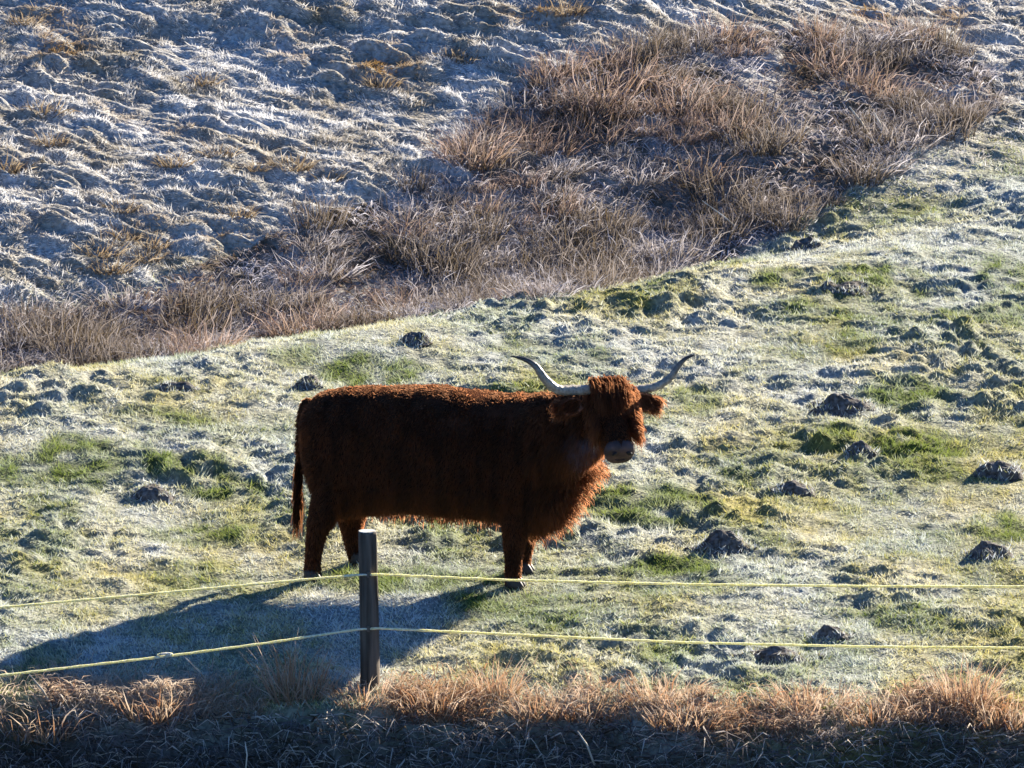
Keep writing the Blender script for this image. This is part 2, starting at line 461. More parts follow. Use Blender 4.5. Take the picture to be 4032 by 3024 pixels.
def tube(pts, rad, sides=6, caps=True):
    pts = [Vector(p) for p in pts]
    V = []; F = []
    prev = None
    for i, p in enumerate(pts):
        t = (pts[min(i + 1, len(pts) - 1)] - pts[max(i - 1, 0)]).normalized()
        a = t.cross(Vector((0, 0, 1)) if abs(t.z) < .9 else Vector((1, 0, 0))).normalized() if prev is None else (prev - t * prev.dot(t)).normalized()
        prev = a
        b = t.cross(a)
        for k in range(sides):
            q = 2 * math.pi * k / sides
            V.append(p + (a * math.cos(q) + b * math.sin(q)) * rad[i])
    for i in range(len(pts) - 1):
        for k in range(sides):
            F.append((i * sides + k, i * sides + (k + 1) % sides, (i + 1) * sides + (k + 1) % sides, (i + 1) * sides + k))
    if caps:
        F.append(tuple(range(sides))[::-1]); F.append(tuple((len(pts) - 1) * sides + k for k in range(sides)))
    return V, F
def pymesh(name, V, F, mat, smooth=True):
    me = bpy.data.meshes.new(name)
    me.from_pydata([tuple(v) for v in V], [], F)
    me.materials.append(mat)
    bm = bmesh.new(); bm.from_mesh(me); bmesh.ops.recalc_face_normals(bm, faces=bm.faces); bm.to_mesh(me); bm.free()
    if smooth:
        for p in me.polygons: p.use_smooth = True
    return me
# ------------------------------------------------------------------ earth mounds in the pasture
m_soil = add_noise_col(principled('frosted_soil', (.05, .04, .03), .95, .1), (.05, .040, .033), (.17, .165, .165), 34, 5, bump=.7, lo=.36, hi=.74)
def mound(px, py, rx, ry, hgt, label, seed):
    h = hit(px, py)
    NR, NA = 22, 56
    V = [(0, 0, 0)]; F = []
    for i in range(1, NR + 1):
        for k in range(NA):
            q = 2 * math.pi * k / NA
            r = i / NR * 1.25
            V.append((math.cos(q) * r, math.sin(q) * r, 0))
    for k in range(NA): F.append((0, 1 + k, 1 + (k + 1) % NA))
    for i in range(NR - 1):
        for k in range(NA):
            F.append((1 + i * NA + k, 1 + (i + 1) * NA + k, 1 + (i + 1) * NA + (k + 1) % NA, 1 + i * NA + (k + 1) % NA))
    V = np.array(V)
    wob = 1 + .45 * vnoise(V[:, 0] * 1.5 + seed * 7, V[:, 1] * 1.3, 300)
    r = np.hypot(V[:, 0], V[:, 1]) * wob
    clod = .25 * fbm(V[:, 0] * 2.2 + seed * 5, V[:, 1] * 2.2, 301, 2) + .22 * np.abs(vnoise(V[:, 0] * 6 + seed, V[:, 1] * 6, 303))
    z = hgt * .68 * (np.exp(-(r / .66) ** 2.6) * (1 + clod)) - .03 * sstep(.85, 1.25, r)
    bxy = np.stack([h[0] + V[:, 0] * rx, h[1] + V[:, 1] * ry], 1)
    zz = H(bxy[:, 0], bxy[:, 1])
    z0 = float(H(h[0], h[1], False)) + .03
    base_z = np.where(r > .75, zz, np.maximum(zz, z0 - .02))
    V = np.stack([V[:, 0] * rx, V[:, 1] * ry, base_z + z - h[2]], 1)
    me = pymesh('earth_mound', V, F, m_soil)
    o = link('earth_mound', me, loc=h)
    n = int(900 * (rx + ry))
    q = rng.random(n) * 2 * math.pi; rr = (.55 + .6 * rng.random(n) ** .7)
    X, Y_ = np.cos(q) * rr, np.sin(q) * rr
    k = np.argmin((V[:, None, 0] / rx - X[None]) ** 2 + (V[:, None, 1] / ry - Y_[None]) ** 2, axis=0)
    P = np.stack([X * rx, Y_ * ry, V[k, 2] - .004], 1)
    D = np.stack([rng.normal(size=n) * .6, rng.normal(size=n) * .6, .7 + .3 * rng.random(n)], 1)
    cc = mix(mix(np.tile(GREEN, (n, 1)), STRAW, rng.random(n)), FROST, np.clip(rng.random(n) * 1.3, 0, 1))
    Vb, Fb, Cb = tri_blades(P, D, .02 + .035 * rng.random(n), .005 + .006 * rng.random(n), cc * .8, cc)
    link('grass_fringe', raw_mesh('grass_fringe', Vb, Fb, m_grass, Cb), o, kind='stuff')
    o['label'] = label; o['category'] = 'earth mound'; o['group'] = 'dark earth mounds dotted over the pasture'
for i, a in enumerate([
    (2840, 2165, .19, .17, .15, 'tall pointed frosted earth mound to the right of the cow front legs'),
    (3310, 1610, .24, .18, .12, 'broad dark earth mound beside a green patch, level with the cow face'),
    (1625, 1350, .13, .12, .11, 'small dark earth mound on the pasture just below the rushes'),
    (3060, 2590, .24, .12, .07, 'flat long black clod just under the lower fence rope'),
    (600, 1965, .17, .13, .08, 'frosted low earth mound left of the cow tail'),
    (3880, 2190, .17, .13, .11, 'rounded dark earth mound right of the pointed one beside a bright green patch'),
    (1225, 1525, .13, .12, .09, 'small frosted blue shaded mound touching the cow rump outline'),
    (3260, 2505, .13, .08, .09, 'small slanted clod resting just above the lower fence rope'),
    (3940, 1870, .15, .13, .10, 'frosted pale blue mound above the bright green patch'),
    (3340, 1140, .20, .15, .08, 'dark mound at the foot of the rushes beside a green patch'),
    (3390, 1770, .12, .10, .07, 'black hole edged mound at the end of the large green patch'),
    (3130, 1930, .14, .12, .06, 'low frosted mound in the open between pointed mound and green patch'),
    (3160, 990, .17, .14, .10, 'brown topped mound at the edge of the rush bed'),
    (720, 1530, .15, .10, .05, 'low dark mound in the pasture left of the cow rump')]):
    mound(*a, seed=i + 1)

# ------------------------------------------------------------------ bank: dead grass, hanging roots
m_bank = blade_mat('dead_bank_grass', 0.4)
ORNG = np.array((.38, .26, .15)); PALE = np.array((.62, .54, .45))
n = 34000
x = rng.uniform(-4.6, 4.8, n); off = np.abs(rng.normal(size=n)) * .27 - .06
ok = rng.random(n) < np.clip(.5 + 1.8 * fbm(x / .5, off * 0 + 3, 151, 3), .05, 1)
x, off = x[ok], off[ok]; n = len(x)
y = bank_y(x) + off
P = np.stack([x, y, H(x, y) - .01], 1)
ang = rng.random(n) * 2 * math.pi
D1 = np.stack([np.cos(ang) * .6, np.sin(ang) * .6 - .1, .7 + .3 * rng.random(n)], 1); D2 = D1 + np.stack([np.cos(ang) * .7, np.sin(ang) * .7 - .2, -.5 - .9 * rng.random(n)], 1)
tt = np.clip(.62 + 1.0 * fbm(x / .5, y * 0, 152, 2) + .25 * rng.normal(size=n), 0, 1)
cc = mix(mix(np.tile(ORNG, (n, 1)), RUSS, rng.random(n)), PALE, tt * .8)
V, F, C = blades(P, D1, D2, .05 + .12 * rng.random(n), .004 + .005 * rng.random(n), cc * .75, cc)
link('bank_top_grass', raw_mesh('bank_top_grass', V, F, m_bank, C), kind='stuff', label='orange dead grass fringe along the lip of the bank', category='dead grass')
n = 15000
x = rng.uniform(-4.6, 4.8, n); off = -.02 - .5 * rng.random(n) ** .8
y = bank_y(x) + off
P = np.stack([x, y, H(x, y)], 1)
sd = rng.normal(size=n) * .7
D1 = np.stack([sd, -.8 - .3 * rng.random(n), .15 + .5 * rng.random(n)], 1); D2 = np.stack([sd + .5 * rng.normal(size=n), -.5 - .3 * rng.random(n), -.9 + .3 * rng.random(n)], 1)
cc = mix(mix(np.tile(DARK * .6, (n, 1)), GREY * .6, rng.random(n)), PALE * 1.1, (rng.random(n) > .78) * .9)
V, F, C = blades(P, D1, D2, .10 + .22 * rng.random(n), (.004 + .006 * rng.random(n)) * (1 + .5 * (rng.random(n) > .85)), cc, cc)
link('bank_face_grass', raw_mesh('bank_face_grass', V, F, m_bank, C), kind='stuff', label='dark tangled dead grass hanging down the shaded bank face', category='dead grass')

# tussocks on the lip of the bank
BT = [clump_mesh('bank_tussock', 260, .13, .30, (RUSS, ORNG, PALE), .55, .6, .005, m_bank) for i in range(4)]
BT2 = [clump_mesh('bank_tussock', 280, .17, .17, (ORNG, RUSS, PALE), .8, 1.0, .005, m_bank) for i in range(4)]
nth = -1; ORD = 'first second third fourth fifth sixth seventh eighth ninth tenth eleventh'.split()
for px, py, tall, s, lab in [
    (1170, 2745, 1, 1.25, 'tall upright russet grass tussock just left of the fence post'),
    (640, 2800, 0, 1.45, 'orange tussock on the bank lip under the rope knot'),
    (180, 2860, 0, 1.5, 'spreading orange dead grass tussock by the leaning pale stalk'),
    (1440, 2745, 0, 1.3, 'golden orange grass tussock at the foot of the fence post'),
    (1700, 2770, 0, 1.3, None), (1950, 2745, 1, 1.0, None), (2130, 2790, 0, 1.3, None), (2300, 2800, 0, 1.3, None), (2620, 2745, 0, 1.3, None),
    (2700, 2840, 0, 1.2, 'bright orange tussock hanging over the bank notch'),
    (3180, 2780, 0, 1.5, None), (3420, 2810, 0, 1.2, None), (3640, 2800, 0, 1.2, None), (3800, 2775, 1, 1.2, 'tall pinkish russet tussock on the bank lip far along from the post'), (3960, 2820, 0, 1.3, None)]:
    h = hit(px, py)
    me = (BT if tall else BT2)[rng.integers(4)]
    if px > 1440: nth += 1
    place('bank_tussock', me, h, s, lab or ('russet upright' if tall else 'orange brown') + ' dead grass tussock on the bank lip, ' + ORD[nth] + ' from the post towards the mounds', 'dead grass tussocks along the bank', 'tussock')

m_stalk = add_noise_col(principled('dead_stalk', (.55, .47, .36), .8), (.36, .28, .20), (.66, .60, .50), 30, 3, (1, 1, .15))
def stalk(p0, p1, r, lab, Yb=None):
    h = Vector(hit(*p0)) if Yb is None else Vector(at(*p0, Yb))
    top = Vector(at(*p1, h.y - .05))
    mid = h.lerp(top, .5) + Vector((.012, 0, .004))
    h2 = h - (top - h).normalized() * .04
    V, F = tube([h2 - h, mid - h, top - h], [r, r * .85, r * .45])
    link('dead_stalk', pymesh('dead_stalk', V, F, m_stalk), loc=h, label=lab, category='stalk', group='pale dead stalks')
stalk((205, 2790), (115, 2655), .008, 'pale leaning dead stalk on the bank left of the rope knot')
stalk((825, 2705), (730, 2590), .007, 'thin pale stalk leaning below the rope between knot and post')
stalk((3425, 545), (3345, 420), .012, 'thick pale broken stalk leaning in the rushes, longer of two')
stalk((3478, 540), (3440, 440), .011, 'shorter pale stalk leaning beside the thick one in the rushes')
stalk((2925, 920), (2765, 790), .007, 'long thin rimed stalk bent low over the dark rushes')
stalk((965, 3030), (965, 2920), .005, 'short upright pale stalk on the shaded bank face left of the post', 41.72)
stalk((3935, 3040), (3830, 2945), .009, 'thick pale stalk sticking out of the shaded bank at the right', 41.70)
stalk((2330, 2990), (2275, 2880), .007, 'pale twisted stalk hanging on the shaded bank below orange tussocks', 41.75)

# ------------------------------------------------------------------ fence post and ropes
m_post = add_noise_col(principled('weathered_post', (.1, .1, .09), .9, .2), (.032, .025, .019), (.13, .105, .082), 26, 8, (1, 1, .08), bump=1.0)
m_end = add_noise_col(principled('post_end_grain', (.3, .28, .24), .9, .2), (.22, .2, .17), (.5, .5, .48), 40, 4)
def fence_post(base, top_z, rad, lab, lean=(0, 0)):
    root = link('fence_post', None, loc=base, label=lab, category='fence post', group='round wooden fence posts')
    hgt = top_z - base[2]
    N = 60; V = []; F = []
    crk = [float(vnoise(np.array([k * .9 + 11.0]), np.array([hgt * 7]), 400)[0]) for k in range(N)]
    zs = [-.25, 0, .1, .25, .4, .55, .7, .82, hgt - .02, hgt]
    zs = sorted(z for z in zs if z <= hgt)
    for i, zz in enumerate(zs):
        for k in range(N):
            q = 2 * math.pi * k / N
            rr = rad * (1 + .04 * math.sin(3 * q + zz * 2) + .02 * math.sin(7 * q + 5 * zz) - .07 * max(crk[k] - .45, 0) / .55 - .02 * crk[(k * 7 + 3) % N]) * (1.03 - .05 * zz / hgt) * (.94 if i == len(zs) - 1 else 1)
            V.append((math.cos(q) * rr + lean[0] * zz, math.sin(q) * rr + lean[1] * zz, zz))
    for i in range(len(zs) - 1):
        for k in range(N):
            F.append((i * N + k, i * N + (k + 1) % N, (i + 1) * N + (k + 1) % N, (i + 1) * N + k))
    F.append(tuple(range(N))[::-1])
    link('shaft', pymesh('shaft', V, F + [tuple((len(zs) - 1) * N + k for k in range(N))], m_post), root)
    Vt = [(math.cos(2 * math.pi * k / N) * rad * .9 + lean[0] * hgt, math.sin(2 * math.pi * k / N) * rad * .9 + lean[1] * hgt, hgt + dz) for dz in (-.002, .004) for k in range(N)]
    Ft = [(k, (k + 1) % N, N + (k + 1) % N, N + k) for k in range(N)] + [tuple(range(N, 2 * N)), tuple(range(N))[::-1]]
    link('end_grain', pymesh('end_grain', Vt, Ft, m_end, False), root)
    return root
PB = hit(1462, 2712)
PY = float(PB[1])
PB = np.array((at(1458, 2712, PY)[0], PY, float(H(at(1458, 2712, PY)[0], PY))))
PT = at(1446, 2092, PY)
PR = 37.5 / PXM(PY)
hgt = PT[2] - PB[2]
post = fence_post(PB, PT[2], PR, 'weathered grey round fence post standing in front of the cow', ((PT[0] - PB[0]) / hgt, 0))
m_rope = add_noise_col(principled('polywire_rope', (.62, .56, .24), .55, .4), (.56, .51, .28), (.74, .70, .52), 60, 2)
m_rope.node_tree.nodes['Principled BSDF'].inputs['Subsurface Weight'].default_value = .7
m_rope.node_tree.nodes['Principled BSDF'].inputs['Subsurface Radius'].default_value = (.03, .03, .015)
m_rope.node_tree.nodes['Principled BSDF'].inputs['Subsurface Scale'].default_value = 1.0
m_ins = principled('black_plastic', (.02, .02, .02), .5)
L_END = np.array((-7.6, 40.1)); R_END = np.array((8.6, 43.9))
def rope(left_pts, right_pts, lab, knot_px=None):
    pl = at(*left_pts[-1], PY - PR - .01); pr_ = at(*right_pts[0], PY - PR - .01)
    pts = []
    for (px, py) in left_pts[:-1]:
        x_ = (px - 2016) / FPX * PY
        t = (pl[0] - x_) / (pl[0] - L_END[0]); pts.append(at(px, py, pl[1] + (L_END[1] - pl[1]) * t))
    # continue to the next post beyond the frame
    a, b = pts[0], pts[1]
    dirv = (a - b) / np.linalg.norm(a - b)
    e = a + dirv * (L_END[0] - a[0]) / dirv[0]
    L = [e] + pts + [pl, pr_]
    pts = []
    for (px, py) in right_pts[1:]:
        x_ = (px - 2016) / FPX * PY
        t = (x_ - pr_[0]) / (R_END[0] - pr_[0]); pts.append(at(px, py, pr_[1] + (R_END[1] - pr_[1]) * t))
    a, b = pts[-1], pts[-2]
    dirv = (a - b) / np.linalg.norm(a - b)
    e2 = a + dirv * (R_END[0] - a[0]) / dirv[0]
    L = L + pts + [e2]
    # dense points with strand twist
    P_ = []
    for i in range(len(L) - 1):
        n_ = max(2, int(np.linalg.norm(L[i + 1] - L[i]) / .04))
        for k in range(n_):
            P_.append(L[i] + (L[i + 1] - L[i]) * k / n_)
    P_.append(L[-1])
    r = [.0075 + .0012 * math.sin(i * 1.7) for i in range(len(P_))]
    org = Vector(pl)
    root = link('fence_rope', None, loc=org, label=lab, category='fence rope', group='pale yellow fence ropes')
    V, F = tube([Vector(p) - org for p in P_], r, 8)
    link('cord', pymesh('cord', V, F, m_rope), root)
    if knot_px:
        x_ = (knot_px[0] - 2016) / FPX * PY
        t = (pl[0] - x_) / (pl[0] - L_END[0]); kp = Vector(at(*knot_px, pl[1] + (L_END[1] - pl[1]) * t)) - org
        pts = [kp + Vector((.036 * math.cos(q) - .01 * q / 6, .010 * math.sin(q * 2), .008 * math.sin(q) + .003)) for q in np.linspace(0, 4 * math.pi, 40)]
        V, F = tube(pts, [.0065] * 40, 6)
        link('knot', pymesh('knot', V, F, m_rope), root)
    # staple-type black insulator on the post
    c0 = (Vector(pl) + Vector(pr_)) / 2 - org
    bm = bmesh.new()
    bmesh.ops.create_cube(bm, size=1)
    for vv in bm.verts: vv.co = Vector((vv.co.x * .03, vv.co.y * .03, vv.co.z * .035)) + c0 + Vector((.0, .004, 0))
    bmesh.ops.bevel(bm, geom=bm.edges[:], offset=.006, segments=2, affect='EDGES')
    me = bpy.data.meshes.new('insulator'); bm.to_mesh(me); bm.free(); me.materials.append(m_post)
    link('insulator', me, root)
    return e, e2
e1 = rope([(0, 2392), (600, 2338), (1180, 2284), (1410, 2264)], [(1492, 2262), (2000, 2284), (2700, 2301), (3400, 2308), (4032, 2310)], 'upper pale yellow fence rope crossing the cow legs')
e2 = rope([(0, 2660), (650, 2585), (1050, 2532), (1410, 2478)], [(1492, 2474), (2000, 2498), (2700, 2530), (3400, 2546), (4032, 2551)], 'lower pale yellow fence rope with a knot over the shaded grass', (655, 2581))
fence_post((L_END[0], L_END[1] + .06, float(H(L_END[0], L_END[1]))), max(e1[0][2], .3) + .12, PR, 'round fence post beyond the rope knot, where both ropes end')
fence_post((R_END[0], R_END[1] + .06, float(H(R_END[0], R_END[1]))), e1[1][2] + .12, PR, 'round fence post past the earth mounds, where both ropes end')

# ------------------------------------------------------------------ highland cow
def spineY(px):
    return 45.12 - (px - 1680) / 628 * math.tan(R(12))
FWD = Vector((math.cos(R(12)), -math.sin(R(12)), 0)); LEFT = Vector((math.sin(R(12)), math.cos(R(12)), 0)); UP = Vector((0, 0, 1))
def cp_(px, py, off=0.0):
    """point on the cow: off metres to its left (away from the camera) of the spine plane"""
    return Vector(at(px, py, spineY(px) + off))
bm = bmesh.new()
def loft(rings):
    vs = []
    for r in rings: vs.append([bm.verts.new(p) for p in r])
    for a, b in zip(vs[:-1], vs[1:]):
        for k in range(len(a)):
            bm.faces.new((a[k], a[(k + 1) % len(a)], b[(k + 1) % len(b)], b[k]))
    bm.faces.new(vs[0][::-1]); bm.faces.new(vs[-1])
def ering(c, ax1, r1, ax2, r2, n=20, e=1.0):
    o = []
    for k in range(n):
        q = 2 * math.pi * k / n
        cc, ss = math.cos(q), math.sin(q)
        cc = math.copysign(abs(cc) ** e, cc); ss = math.copysign(abs(ss) ** e, ss)
        o.append(c + ax1 * r1 * cc + ax2 * r2 * ss)
    return o
HAIR = 9     # px the coat adds to the outline
rings = []
for px, top, bot, hw in [(1200, 1625, 1760, .11), (1220, 1580, 1840, .20), (1262, 1545, 1960, .255), (1335, 1522, 2030, .285), (1450, 1519, 2018, .30), (1600, 1517, 2000, .335),
                         (1720, 1516, 2012, .35), (1800, 1526, 2022, .35), (1890, 1540, 2024, .34), (1980, 1546, 2038, .32), (2070, 1546, 2075, .31), (2140, 1550, 2078, .28),
                         (2200, 1560, 2050, .25), (2250, 1580, 1980, .21), (2285, 1620, 1900, .16), (2305, 1680, 1840, .10)]:
    top += HAIR * .5; bot -= HAIR
    a = cp_(px, top); b = cp_(px, bot)
    c = (a + b) / 2
    rings.append(ering(c, LEFT, hw, UP, (a.z - b.z) / 2, 24, .82))
loft(rings)
# head frame
f_dir = Vector((math.sin(R(14)), -math.cos(R(14)), 0)); s_dir = Vector((-f_dir.y, f_dir.x, 0))   # s_dir: cow's left = picture right
s_dir = Vector((math.cos(R(14)), math.sin(R(14)), 0))
HP = R(43)
a_dir = f_dir * math.cos(HP) - UP * math.sin(HP); n_dir = f_dir * math.sin(HP) + UP * math.cos(HP)    # along the face, out of the face
poll = Vector(at(2388, 1532, 44.50))
def hp(t, s=0, nn=0): return poll + a_dir * t + s_dir * s + n_dir * nn
# neck
sh = cp_(2080, 1760); rings = []
back = hp(.10, 0, -.10)
for t, r1, r2 in [(0, .26, .33), (.3, .25, .30), (.6, .21, .24), (.85, .17, .19), (1.0, .13, .15)]:
    c = sh.lerp(back, t) + Vector((0, 0, -.02 * math.sin(t * 3.1)))
    dd = (back - sh).normalized(); sx = dd.cross(UP).normalized()
    rings.append(ering(c, sx, r1, UP, r2, 20, .9))
loft(rings)
# skull
rings = []
for t, hw, d0, d1 in [(-.045, .06, -.05, .03), (-.03, .10, -.09, .05), (.03, .135, -.13, .06), (.10, .138, -.15, .062), (.18, .125, -.17, .058), (.27, .10, -.16, .052), (.34, .085, -.135, .048), (.40, .086, -.115, .046), (.455, .092, -.10, .042), (.485, .084, -.09, .03), (.50, .06, -.07, .01)]:
    rings.append(ering(hp(t, 0, (d0 + d1) / 2), s_dir, hw, n_dir, (d1 - d0) / 2, 20, .88))
loft(rings)
# legs: list of (px, py, half width along, half width across), side offset
def leg(pts, off, lx=1.0):
    r = []
    for px, py, w1, w2, o2 in pts:
        r.append(ering(cp_(px, py, off + o2), FWD, w1, LEFT, w2, 16, .95))
    loft(r)
def gz(px, py, off):
    return cp_(px, py, off)
leg([(1325, 1800, .15, .13, .06), (1322, 1900, .125, .13, .05), (1290, 1980, .098, .11, .03), (1262, 2050, .082, .085, 0), (1247, 2100, .062, .062, 0), (1238, 2150, .052, .052, 0), (1232, 2205, .046, .046, 0), (1229, 2240, .050, .050, 0), (1231, 2262, .045, .047, 0)], -.19)
leg([(1370, 1850, .16, .12, -.05), (1385, 1950, .13, .11, -.03), (1382, 2030, .088, .085, 0), (1385, 2085, .064, .062, 0), (1392, 2140, .052, .05, 0), (1404, 2195, .046, .046, 0), (1410, 2225, .050, .05, 0), (1412, 2243, .045, .047, 0)], .19)
leg([(2030, 1850, .16, .10, .06), (2032, 1950, .125, .10, .03), (2032, 2040, .095, .085, 0), (2028, 2110, .072, .07, 0), (2024, 2165, .058, .06, 0), (2022, 2215, .048, .048, 0), (2020, 2265, .047, .047, 0), (2020, 2290, .052, .052, 0), (2023, 2305, .047, .05, 0)], -.18)
leg([(2085, 1850, .16, .10, -.06), (2085, 1950, .12, .10, -.03), (2080, 2030, .09, .085, 0), (2076, 2090, .07, .07, 0), (2068, 2140, .055, .058, 0), (2060, 2190, .047, .047, 0), (2058, 2240, .048, .048, 0), (2060, 2258, .046, .048, 0)], .20)
# tail stock
tp = [(1225, 1575), (1202, 1600), (1190, 1660), (1184, 1740), (1180, 1830), (1178, 1920), (1174, 1980)]
tr = [.035, .035, .03, .026, .022, .02, .016]
r = []
TY = lambda px: spineY(px)
tpts = [Vector(at(px, py, spineY(1200) + .02)) for px, py in tp]
V, F = tube(tpts, tr, 10)
vs = [bm.verts.new(v_) for v_ in V]
for f_ in F: bm.faces.new([vs[i] for i in f_])
bmesh.ops.recalc_face_normals(bm, faces=bm.faces)
tmp = bpy.data.meshes.new('tmp'); bm.to_mesh(tmp); bm.free()
to = bpy.data.objects.new('tmp', tmp); COL.objects.link(to)
md = to.modifiers.new('r', 'REMESH'); md.mode = 'VOXEL'; md.voxel_size = .016; md.use_smooth_shade = True
ms = to.modifiers.new('s', 'SMOOTH'); ms.iterations = 9; ms.factor = .5
dg = bpy.context.evaluated_depsgraph_get()
body_me = bpy.data.meshes.new_from_object(to.evaluated_get(dg))
bpy.data.objects.remove(to)
base = cp_(1640, 2290); base.z = float(H(base.x, base.y))
body_me.transform(Matrix.Translation(-base))
body_me.name = 'body'
m_hide = add_noise_col(principled('cow_hide', (.12, .045, .02), .8, .1), (.03, .014, .009), (.05, .02, .012), 9, 4)
m_hide.node_tree.nodes['Principled BSDF'].inputs['Specular IOR Level'].default_value = 0.0
body_me.materials.clear(); body_me.materials.append(m_hide)
cow = link('highland_cow', None, loc=base, label='dark red brown shaggy long horned cow standing on the frosted pasture', category='cow')
body = link('body', body_me, cow)

# coat: hairs rooted on the skin
nv = len(body_me.vertices); BV = np.empty(nv * 3, np.float32); body_me.vertices.foreach_get('co', BV); BV = BV.reshape(-1, 3).astype(float)
body_me.calc_loop_triangles()
nt_ = len(body_me.loop_triangles); BT_ = np.empty(nt_ * 3, np.int32); body_me.loop_triangles.foreach_get('vertices', BT_); BT_ = BT_.reshape(-1, 3)
A, B, Cc = BV[BT_[:, 0]], BV[BT_[:, 1]], BV[BT_[:, 2]]
cr = np.cross(B - A, Cc - A); ar = np.linalg.norm(cr, axis=1); TN = cr / (ar[:, None] + 1e-12)
def skin_points(n):
    t = rng.choice(nt_, n, p=ar / ar.sum())
    a, b = rng.random(n), rng.random(n)
    s = a + b > 1; a[s], b[s] = 1 - a[s], 1 - b[s]
    return A[t] + (B[t] - A[t]) * a[:, None] + (Cc[t] - A[t]) * b[:, None], TN[t]
m_hair = blade_mat('cow_hair', 0.66, 0.0, (5.0, 4.5, 3.6))
COAT = np.array((.045, .026, .019)); COAT2 = np.array((.092, .043, .025))
P, N = skin_points(205000)
pl_ = np.array(poll - base); ad = np.array(a_dir); nd = np.array(n_dir); sdv = np.array(s_dir); fw = np.array(FWD)
rel = P - pl_
ht = rel @ ad; hs = rel @ sdv; hn = rel @ nd
head = (ht > -.08) & (ht < .52) & (np.abs(hs) < .16) & (hn > -.20)
muzz = head & (ht > .425)
keep = ~muzz
P, N, ht, hs, hn, head = P[keep], N[keep], ht[keep], hs[keep], hn[keep], head[keep]
n = len(P)
Lh = .018 + .020 * rng.random(n)
low = P[:, 2] < .42                       # legs
Lh[low] *= .9
under = (N[:, 2] < -.3) & (P[:, 2] > .33)
Lh[under] *= 1.6
fx = P @ fw
chest = (fx > .78) & (P[:, 2] > .35) & ~head
Lh[chest] *= 1.6
clump = np.stack([vnoise(P[:, 0] / .05, P[:, 2] / .12 + P[:, 1] * 7, s_) for s_ in (161, 162, 163)], 1)
D1 = N * .40 + np.array((0, 0, -.6)) - fw * .25 + .30 * clump + .18 * rng.normal(size=(n, 3))
D2 = N * .18 + np.array((0, 0, -1.0)) - fw * .15 + .30 * clump + .18 * rng.normal(size=(n, 3))
D1[head] = (N * .6 + ad * .7 + .25 * rng.normal(size=(n, 3)))[head]; D2[head] = (N * .2 + ad * .9 + np.array((0, 0, -.3)) + .25 * rng.normal(size=(n, 3)))[head]
Lh[head] *= .7
D1[low] = (N * .45 + np.array((0, 0, -.9)) + .2 * rng.normal(size=(n, 3)))[low]
tone = np.clip(.4 + .5 * clump[:, 0] + .3 * rng.normal(size=n), 0, 1)
cc = mix(np.tile(COAT, (n, 1)), COAT2, tone)
V, F, C = blades(P, D1, D2, Lh, .0035 + .003 * rng.random(n), cc * .8, cc)
link('coat', raw_mesh('coat', V, F, m_hair, C), body, kind='stuff')

def lock(name, roots, d1, d2, L0, nper, spread, wid=.004, jit=.18, parent=body, dk=1.0):
    roots = np.repeat(np.array([tuple(r) for r in roots]), nper, 0)
    n = len(roots)
    P = roots + rng.normal(size=(n, 3)) * spread
    D1 = np.array(d1)[None] + jit * rng.normal(size=(n, 3)); D2 = np.array(d2)[None] + jit * rng.normal(size=(n, 3))
    t = rng.random(n); cc = mix(np.tile(COAT * 1.1, (n, 1)), COAT2 * 1.15, t)
    cc = cc * dk
    V, F, C = blades(P, D1, D2, L0 * (.5 + .6 * rng.random(n)), wid * (.6 + .8 * rng.random(n)), cc * .85, cc)
    return link(name, raw_mesh(name, V, F, m_hair, C), parent, kind='stuff')
# forelock falling over the brow, split over the poll
roots = [hp(t, s, .05) - base for s in np.linspace(-.10, .10, 12) for t in (-.04, 0, .05)]
lock('forelock', roots, tuple(a_dir * .8 + n_dir * .30), tuple(a_dir * .75 + Vector((0, 0, -.45))), .24, 70, .010, .0042, .11)
roots = [hp(-.035, s, .0) - base for s in np.linspace(-.09, .10, 10)]
lock('poll_hair', roots, tuple(UP * .5 + f_dir * .6), tuple(f_dir * .8 - UP * .7), .075, 80, .018, jit=.16)
# side locks hanging over both cheeks
for s_ in (-1, 1):
    roots = [hp(t, s_ * (.128 - .10 * max(t - .12, 0)), q_) - base for t in np.linspace(.0, .30, 9) for q_ in (-.06, -.02, .02)]
    lock('cheek_hair', roots, tuple(a_dir * .3 + s_dir * s_ * .4 - UP * .6), tuple(s_dir * s_ * .05 + a_dir * .2 - UP), .085, 45, .012, .0045, .16)
roots = [hp(t, .135 - .09 * max(t - .10, 0), q_) - base for t in np.linspace(.02, .37, 11) for q_ in (-.02, .02, .05)]
lock('cheek_hair', roots, tuple(a_dir * .3 + s_dir * .65 - UP * .4), tuple(s_dir * .15 - UP), .10, 42, .010, .0045, .16)
# tail switch
roots = [Vector(at(px, py, spineY(1200) + .02)) - base for px, py in [(1181, 1800), (1180, 1850), (1180, 1900), (1179, 1950), (1178, 1985)]]
lock('tail_switch', roots, (-.12, 0, -1), (-.10, 0, -1), .24, 130, .010, .005, .10, body, .35)
# chest and belly fringes
roots = [cp_(px, py, o) - base for px, py in [(2345, 1840), (2318, 1870), (2290, 1910), (2268, 1950), (2245, 1995), (2215, 2035), (2170, 2065), (2130, 2078), (2090, 2085)] for o in (-.08, 0, .08)]
lock('chest_fringe', roots, (.6, -.1, -.6), (.2, 0, -1), .085, 90, .03, .005, .3)
roots = [cp_(px, py, o) - base for px in range(1470, 1980, 24) for py in [1996 + (16 if px > 1680 else 0) + (12 if px > 1900 else 0)] for o in (-.14, 0, .14)]
lock('belly_fringe', roots, (.0, 0, -1), (.05, 0, -1), .07, 40, .03, .005, .3)

